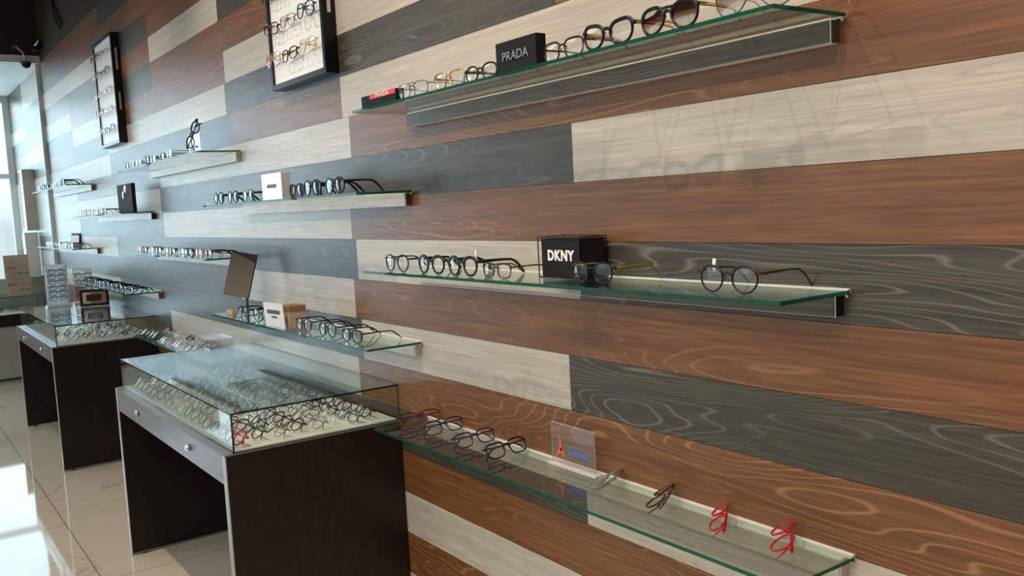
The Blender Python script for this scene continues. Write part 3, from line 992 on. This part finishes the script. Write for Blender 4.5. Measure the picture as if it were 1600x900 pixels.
# ---------------------------------------------------------------- display tables with glass cases
def display_table(x0, x1, label, n_draw=2):
    t = thing('display_table', label, 'display table', (x0, 0.0, 0.0), group='espresso display tables with glass cases')
    L = x1-x0
    D = 0.640
    TH = 0.032
    for i, a in enumerate((0.0, L-TH)):
        m = MB()
        m.box(a, 0.004, 0.012, a+TH, D-0.003, 0.798, 0, R.uniform(0, 9))
        o = obj('side_panel', m.mesh('side_panel', [ESPRESSO]), t)
        m = MB()
        m.box(a-0.0004, D-0.003, 0.012, a+TH+0.0004, D, 0.798)
        m.box(a-0.0004, 0.004, 0.0085, a+TH+0.0004, D, 0.0118)
        obj('edge_band', m.mesh('edge_band', [EDGE]), o)
        m = MB()
        m.cyl((a+TH/2, D-0.06, 0.0), 0.014, 0.008, 14)
        m.cyl((a+TH/2, 0.06, 0.0), 0.014, 0.008, 14)
        obj('glide_foot', m.mesh('glide_foot', [RUBBER]), o)
    # carcass behind the drawers, top board, modesty panel at the wall
    obj('drawer_box', boxmesh('drawer_box', (TH, 0.02, 0.705, L-TH, D-0.022, 0.785), ESPRESSO), t)
    obj('back_panel', boxmesh('back_panel', (TH, 0.004, 0.25, L-TH, 0.019, 0.785), ESPRESSO), t)
    m = MB()
    m.box(0.0, 0.004, 0.7985, L, D, 0.8035)
    obj('top_board', m.mesh('top_board', [TAUPE]), t)
    w = (L-2*TH)/n_draw
    for i in range(n_draw):
        m = MB()
        a = TH+i*w
        m.box(a+0.0008, D-0.0215, 0.700, a+w-0.0008, D-0.001, 0.7975, 0, R.uniform(0, 9))
        dr = obj('drawer', m.mesh('drawer', [DRAWER]), t)
        m = MB()
        m.cyl((a+w*0.5, D-0.001, 0.750), 0.0125, 0.010, 22, axis='y')
        m.cyl((a+w*0.5, D+0.009, 0.750), 0.009, 0.004, 22, axis='y')
        obj('lock_knob', m.mesh('lock_knob', [CHROME]), dr)
    # glass case
    z0, z1 = 0.8045, 0.936
    gx0, gx1, gy1 = 0.004, L-0.03, 0.612
    g = 0.006
    m = MB(); m.box(gx0+0.008, 0.012, z0, gx1-0.008, gy1-0.010, z0+0.004)
    obj('display_insert', m.mesh('display_insert', [CREAM]), t)
    def pane(nm, b, faces):
        m = MB(); m.box(*b, mats=faces)
        obj(nm, m.mesh(nm, [GLASS, DEDGE]), t)
    pane('glass_top', (gx0, 0.004, z1-g, gx1, gy1, z1), (1, 1, 1, 1, 0, 0))
    pane('glass_front', (gx0, gy1-g, z0, gx1, gy1, z1-g-0.0003), (1, 1, 0, 0, 1, 1))
    pane('glass_end', (gx0, 0.004, z0, gx0+g, gy1-g-0.0003, z1-g-0.0003), (0, 0, 1, 1, 1, 1))
    pane('glass_end', (gx1-g, 0.004, z0, gx1, gy1-g-0.0003, z1-g-0.0003), (0, 0, 1, 1, 1, 1))
    # bonded corner bracket inside the far end
    m = MB(); m.box(gx1-0.06, gy1-0.036, z1-0.05, gx1-0.02, gy1-0.012, z1-g-0.001)
    obj('corner_bracket', m.mesh('corner_bracket', [CHROME]), t)
    return t
display_table(2.886, 4.487, 'nearer dark wood display table with a glass case of glasses and two grey drawers')
display_table(6.300, 7.970, 'farther dark wood display table with a glass case and glasses racks on top')

PAL_NEAR = ['black', 'black', 'tortoise', 'red', 'gunmetal', 'black', 'crystal', 'bluegrey', 'darkbrown', 'silver', 'black', 'blue']
SHAPES = ['round', 'square', 'oval', 'round', 'cat']
def fill_case(x0, x1, ya, yb, z, nx, ny, where, group, pal, thick=('thin', 'thick', 'thin', 'wire'), tilt=0.75, rng=3, nearfirst=True):
    r = random.Random(rng)
    px = (x1-x0)/nx
    py = (yb-ya)/(ny-1) if ny > 1 else 0
    for i in range(nx):
        for j in range(ny):
            col = r.choice(pal)
            sh = r.choice(SHAPES)
            th = r.choice(thick)
            if col in ('silver', 'gunmetal', 'gold', 'rose'):
                th = 'wire'
            x = x0+px*(i+0.5)+r.uniform(-0.006, 0.006)+(0.016 if j % 2 else -0.016)
            y = yb-py*j+r.uniform(-0.004, 0.004)
            glasses(x, y, z, r.uniform(-0.22, 0.22), col, sh, th,
                    '%s %s glasses, %s column from near end, %s row back, %s' % (CNAME[col], SH[sh], ORD[i], ORD[j], where), group,
                    tilt=tilt+r.uniform(-0.12, 0.12), folded=True, scale=1.13)
fill_case(2.925, 4.42, 0.100, 0.588, 0.8088, 9, 8, 'nearer glass case', 'glasses in the nearer glass case', PAL_NEAR)
fill_case(6.36, 7.90, 0.115, 0.560, 0.8085, 9, 7, 'farther glass case', 'glasses in the farther glass case',
          ['silver', 'gunmetal', 'black', 'rose', 'gold', 'tortoise', 'bluegrey'], rng=5)
fill_case(4.76, 5.98, 0.060, 0.185, Z5, 7, 2, 'low wall shelf', 'glasses heaped on the low wall shelf',
          ['gold', 'rose', 'tortoise', 'gunmetal', 'darkbrown'], rng=9, tilt=0.9)

# acrylic riser on the low shelf between the tables
m = MB()
m.box(0, 0, 0.105, 0.20, 0.12, 0.111)
m.box(0, 0, 0, 0.006, 0.12, 0.1047)
m.box(0.194, 0, 0, 0.20, 0.12, 0.1047)
tag(obj('acrylic_riser', m.mesh('acrylic_riser', [ACRYL]), loc=(4.53, 0.060, Z5)), 'empty clear acrylic riser on the low shelf behind the nearer glass case', 'riser')

# ---------------------------------------------------------------- racks on the farther table
def rod_rack(loc, w, h, nrow, ncol, label, backmat, cols, where, group, rotz):
    """upright board facing -x local +y, glasses one above another"""
    t = thing('glasses_rack', label, 'display rack', loc, (0, 0, rotz))
    m = MB(); m.box(-w/2, -0.008, 0.012, w/2, 0, h)
    obj('back_board', m.mesh('back_board', [backmat]), t)
    m = MB(); m.box(-w/2-0.01, -0.05, 0, w/2+0.01, 0.06, 0.012)
    obj('base', m.mesh('base', [ACEDGE]), t)
    for c in range(ncol+1):
        m = MB(); xx = -w/2+0.01+(w-0.02)*c/ncol
        m.cyl((xx, 0.008, 0.012), 0.003, h-0.02, 8)
        obj('rod', m.mesh('rod', [CHROME]), t)
    M = Matrix.Translation(loc) @ Matrix.Rotation(rotz, 4, 'Z')
    k = 0
    for c in range(ncol):
        for r_ in range(nrow):
            p = M @ Vector((-w/2+w*(c+0.5)/ncol, 0.026, 0.03+(h-0.07)*r_/nrow+0.01))
            col, sh, th = cols[k % len(cols)]
            k += 1
            glasses(p.x, p.y, p.z, rotz, col, sh, th, '%s glasses, %s up from the bottom of %s' % (CNAME[col], ORD[r_], where),
                    group, folded=True, lift=0.0, scale=1.0)
YX = PI/2   # front towards -x, the camera side
rod_rack((7.86, 0.345, 0.9365), 0.160, 0.325, 6, 1, 'white upright rack of glasses on the farther display table', OPAL,
         [('gunmetal', 'square', 'thin'), ('black', 'square', 'thin'), ('darkbrown', 'oval', 'thin')], 'the white rack', 'glasses on the white rack', YX)
rod_rack((7.905, 0.150, 0.9365), 0.150, 0.280, 4, 1, 'clear slim rack of brown glasses beside the white rack', ACRYL,
         [('tortoise', 'round', 'thin'), ('darkbrown', 'round', 'thin')], 'the clear rack', 'glasses on the clear rack', YX)
pb = photo_box((7.45, 0.160, 0.9425), 0.20, 0.125, 0.05, 'black framed picture box on the farther display table below the dense shelf', YX-0.25)
obj('tan_panel', boxmesh('tan_panel', (0.025, 0.0015, 0.022, 0.078, 0.0022, 0.103), TAN), pb)
obj('dark_panel', boxmesh('dark_panel', (-0.050, 0.0024, 0.038, 0.055, 0.0032, 0.088), BLACK), pb)


# ---------------------------------------------------------------- far counter in the window bay
def counter():
    t = thing('display_counter', 'far counter with a taupe front and small glass case in the window bay', 'display counter', (10.5, 0.09, 0))
    W = 2.2
    obj('front_panel', boxmesh('front_panel', (0.02, 0.0, 0.03, 0.52, W, 0.56), PANEL), t)
    obj('dark_band', boxmesh('dark_band', (0.0, -0.005, 0.5603, 0.54, W+0.005, 0.68), ESPRESSO), t)
    obj('plinth', boxmesh('plinth', (0.04, 0.02, 0, 0.50, W-0.02, 0.0297), RUBBER), t)
    m = MB(); m.box(0.01, 0.005, 0.6805, 0.53, W-0.005, 0.684)
    obj('display_insert', m.mesh('display_insert', [CREAM]), t)
    for nm, b, f in (('glass_top', (0.004, 0.0, 0.855, 0.536, W, 0.861), (1, 1, 1, 1, 0, 0)),
                     ('glass_front', (0.004, 0.0, 0.6845, 0.010, W, 0.8547), (0, 0, 1, 1, 1, 1)),
                     ('glass_end', (0.0103, 0.0, 0.6845, 0.536, 0.006, 0.8547), (1, 1, 0, 0, 1, 1))):
        m = MB(); m.box(*b, mats=f)
        obj(nm, m.mesh(nm, [GLASS, DEDGE]), t)
counter()
rr = random.Random(21)
for i in range(3):
    for j in range(4):
        col = rr.choice(['tortoise', 'rose', 'darkbrown', 'gold'])
        glasses(10.58+0.16*i, 0.19+0.17*j, 0.6842, PI/2+rr.uniform(-.15, .15), col, 'oval', 'thin',
                '%s glasses, far counter case, %s row, %s from wall' % (CNAME[col], ORD[i], ORD[j]), 'glasses in the far counter case', tilt=0.9, folded=True)
def tan_board():
    t = thing('glasses_stand', 'tan leaning board of glasses on the far counter', 'display rack', (10.70, 0.285, 0.8615), (0, 0, YX))
    tl = math.radians(8)
    o = obj('back_board', boxmesh('back_board', (-0.115, -0.012, 0, 0.115, 0, 0.42), TAN), t, rot=(tl, 0, 0))
    m = MB(); m.box(-0.10, -0.13, 0, 0.10, -0.004, 0.006)
    obj('base', m.mesh('base', [TAN]), t)
    k = 0
    for r_ in range(6):
        zz = 0.035+r_*0.058
        M = Matrix.Translation((10.70, 0.285, 0.8615)) @ Matrix.Rotation(YX, 4, 'Z') @ Matrix.Rotation(tl, 4, 'X')
        for c in (-1, 1):
            p = M @ Vector((c*0.055, 0.017, zz))
            col = ['tortoise', 'gold', 'rose'][k % 3]
            k += 1
            glasses(p.x, p.y, p.z, YX, col, 'oval', 'thin', '%s glasses on the tan board, %s row up, %s side' % (CNAME[col], ORD[r_], 'left' if c > 0 else 'right'),
                    'glasses on the tan board', tilt=tl, folded=True, scale=0.72, lift=0.0)
tan_board()
struct('trim_5', boxmesh('half_wall', (11.10, 0.0, 0, 11.20, 3.0, 1.02), GREIGE))
tag(obj('carton', boxmesh('carton', (11.0, 0.02, 1.021, 11.18, 0.15, 1.50), WHITE)), 'tall white carton on the half wall behind the far counter', 'box')
t = thing('wall_cabinet', 'narrow pale wooden cabinet on the wall beyond the glass divider', 'cabinet', (11.05, 0.0, 1.52))
m = MB(); m.box(0, 0.0005, 0, 0.03, 0.11, 0.66, 0, 3.0); m.box(0.27, 0.0005, 0, 0.30, 0.11, 0.66, 0, 4.0); m.box(0.03, 0.0005, 0, 0.27, 0.11, 0.03, 0, 5.0); m.box(0.03, 0.0005, 0.63, 0.27, 0.11, 0.66, 0, 5.0)
obj('cabinet_body', m.mesh('cabinet_body', [LIGHT]), t)
obj('cabinet_door', boxmesh('cabinet_door', (0.03, 0.085, 0.03, 0.27, 0.105, 0.63), LIGHT), t)

# ---------------------------------------------------------------- wall mounted framed displays
def wall_frame(x0, x1, z0, z1, label, nrow, pal, where, group, ncol=3, xoff=0.0, vis=None):
    t = thing('framed_display', label, 'display frame', (x0, 0, z0))
    W, H, Dp, e = x1-x0, z1-z0, 0.055, 0.022
    m = MB()
    m.box(0, 0.0005, 0, e, Dp, H); m.box(W-e, 0.0005, 0, W, Dp, H)
    m.box(e, 0.0005, 0, W-e, Dp, e); m.box(e, 0.0005, H-e, W-e, Dp, H)
    obj('frame', m.mesh('frame', [BLACK]), t, bevel=0.0015)
    obj('back_board', boxmesh('back_board', (e, 0.0006, e, W-e, 0.046, H-e), WPRINT), t)
    for a, b in ((0.66, 0.86), (0.30, 0.46)):
        obj('hinge_plate', boxmesh('hinge_plate', (-0.0015, 0.020, H*a, -0.0001, 0.034, H*b), CHROME), t)
    r = random.Random(int(x0*100))
    for i in range(nrow):
        zz = z0+0.085+i*(H-0.14)/4.6
        for c in range(ncol):
            col, sh, th = pal[(i*ncol+c) % len(pal)]
            xx = x0+(0.098 if ncol == 3 else 0.078)+c*(W-(0.196 if ncol == 3 else 0.156))/(ncol-1)
            m = MB(); m.cyl((xx, 0.046, zz+0.033), 0.0025, 0.034, 8, axis='y')
            obj('display_pin', m.mesh('display_pin', [CHROME]), t, loc=(-x0, 0, -z0))
            glasses(xx, 0.082, zz, 0.0, col, sh, th, '%s glasses, %s row up, %s from right, in %s' % (CNAME[col], ORD[i], ORD[c], where), group,
                    folded=True, roll=r.uniform(-0.12, 0.12), lift=0.0, scale=1.18 if ncol == 3 else 0.90)
wall_frame(3.200, 3.757, 2.083, 2.822, 'large black framed display of glasses, nearer of the two on the wall', 4,
           [('gold', 'large', 'wire'), ('black', 'square', 'thin'), ('rose', 'large', 'wire'), ('blue', 'large', 'thin'), ('gunmetal', 'square', 'wire'), ('darkbrown', 'square', 'thin'), ('gold', 'round', 'wire')],
           'the nearer black frame', 'glasses in the nearer black frame')
wall_frame(6.628, 7.215, 2.105, 2.845, 'tall black framed display of glasses, farther of the two on the wall', 5,
           [('tortoise', 'large', 'thin'), ('darkbrown', 'square', 'thin'), ('burgundy', 'large', 'thin'), ('gold', 'square', 'wire'), ('rose', 'square', 'thin'), ('rose', 'large', 'wire'),
            ('burgundy', 'large', 'thin'), ('red', 'large', 'thin'), ('rose', 'large', 'thin'), ('gold', 'large', 'wire'), ('gunmetal', 'square', 'wire'), ('gold', 'oval', 'wire')],
           'the farther black frame', 'glasses in the farther black frame', ncol=4)

# ---------------------------------------------------------------- soffit fittings
t = thing('security_camera', 'small dark dome security camera under the header rail with a white cable', 'camera', (9.86, 0.13, 3.115))
m = MB()
for i in range(7):
    pass
N, K = 18, 6
for k in range(K+1):
    a = (PI/2)*k/K
    for i in range(N):
        m.v.append((0.045*math.cos(a)*math.cos(2*PI*i/N), 0.045*math.cos(a)*math.sin(2*PI*i/N), -0.045*math.sin(a)))
for k in range(K):
    for i in range(N):
        j = (i+1) % N
        m.f.append((k*N+i, (k+1)*N+i, (k+1)*N+j, k*N+j)); m.m.append(0); m.seed.append(0.0); m.sm.append(True)
obj('dome', m.mesh('dome', [BLACK]), t)
m = MB(); m.cyl((0, 0, 0.0002), 0.05, 0.014, 20)
obj('mount', m.mesh('mount', [GREYP]), t)
m = MB(); m.tube([(0.0, 0.0, 0.016), (-0.02, 0.01, 0.05), (-0.03, 0.02, 0.10), (-0.02, 0.05, 0.13), (-0.03, 0.08, 0.16), (-0.02, 0.10, 0.14)], 0.006, n=8)
obj('cable', m.mesh('cable', [WHITE]), t)
m = MB()
m.tube([(8.92, 0.012, 3.60), (8.86, 0.012, 3.42), (8.76, 0.012, 3.30), (8.60, 0.012, 3.22)], 0.006, n=8)
m.tube([(8.88, 0.012, 3.60), (8.80, 0.012, 3.46), (8.66, 0.012, 3.34), (8.52, 0.012, 3.24)], 0.006, n=8)
tag(obj('hanging_cable', m.mesh('hanging_cable', [BLACKM])), 'pair of black cables hanging on the dark upper wall', 'cable')
t = thing('spot_fitting', 'small black spotlight fitting in the soffit corner', 'light fitting', (9.78, 0.05, 3.26))
m = MB(); m.cyl((-0.12, 0, 0), 0.045, 0.12, 16, axis='x')
obj('lamp_housing', m.mesh('lamp_housing', [BLACKM]), t)
m = MB(); m.tube([(-0.12, 0.02, 0.0), (-0.2, 0.02, -0.01), (-0.28, 0.01, 0.01)], 0.008, n=6)
obj('white_clip', m.mesh('white_clip', [WHITE]), t)
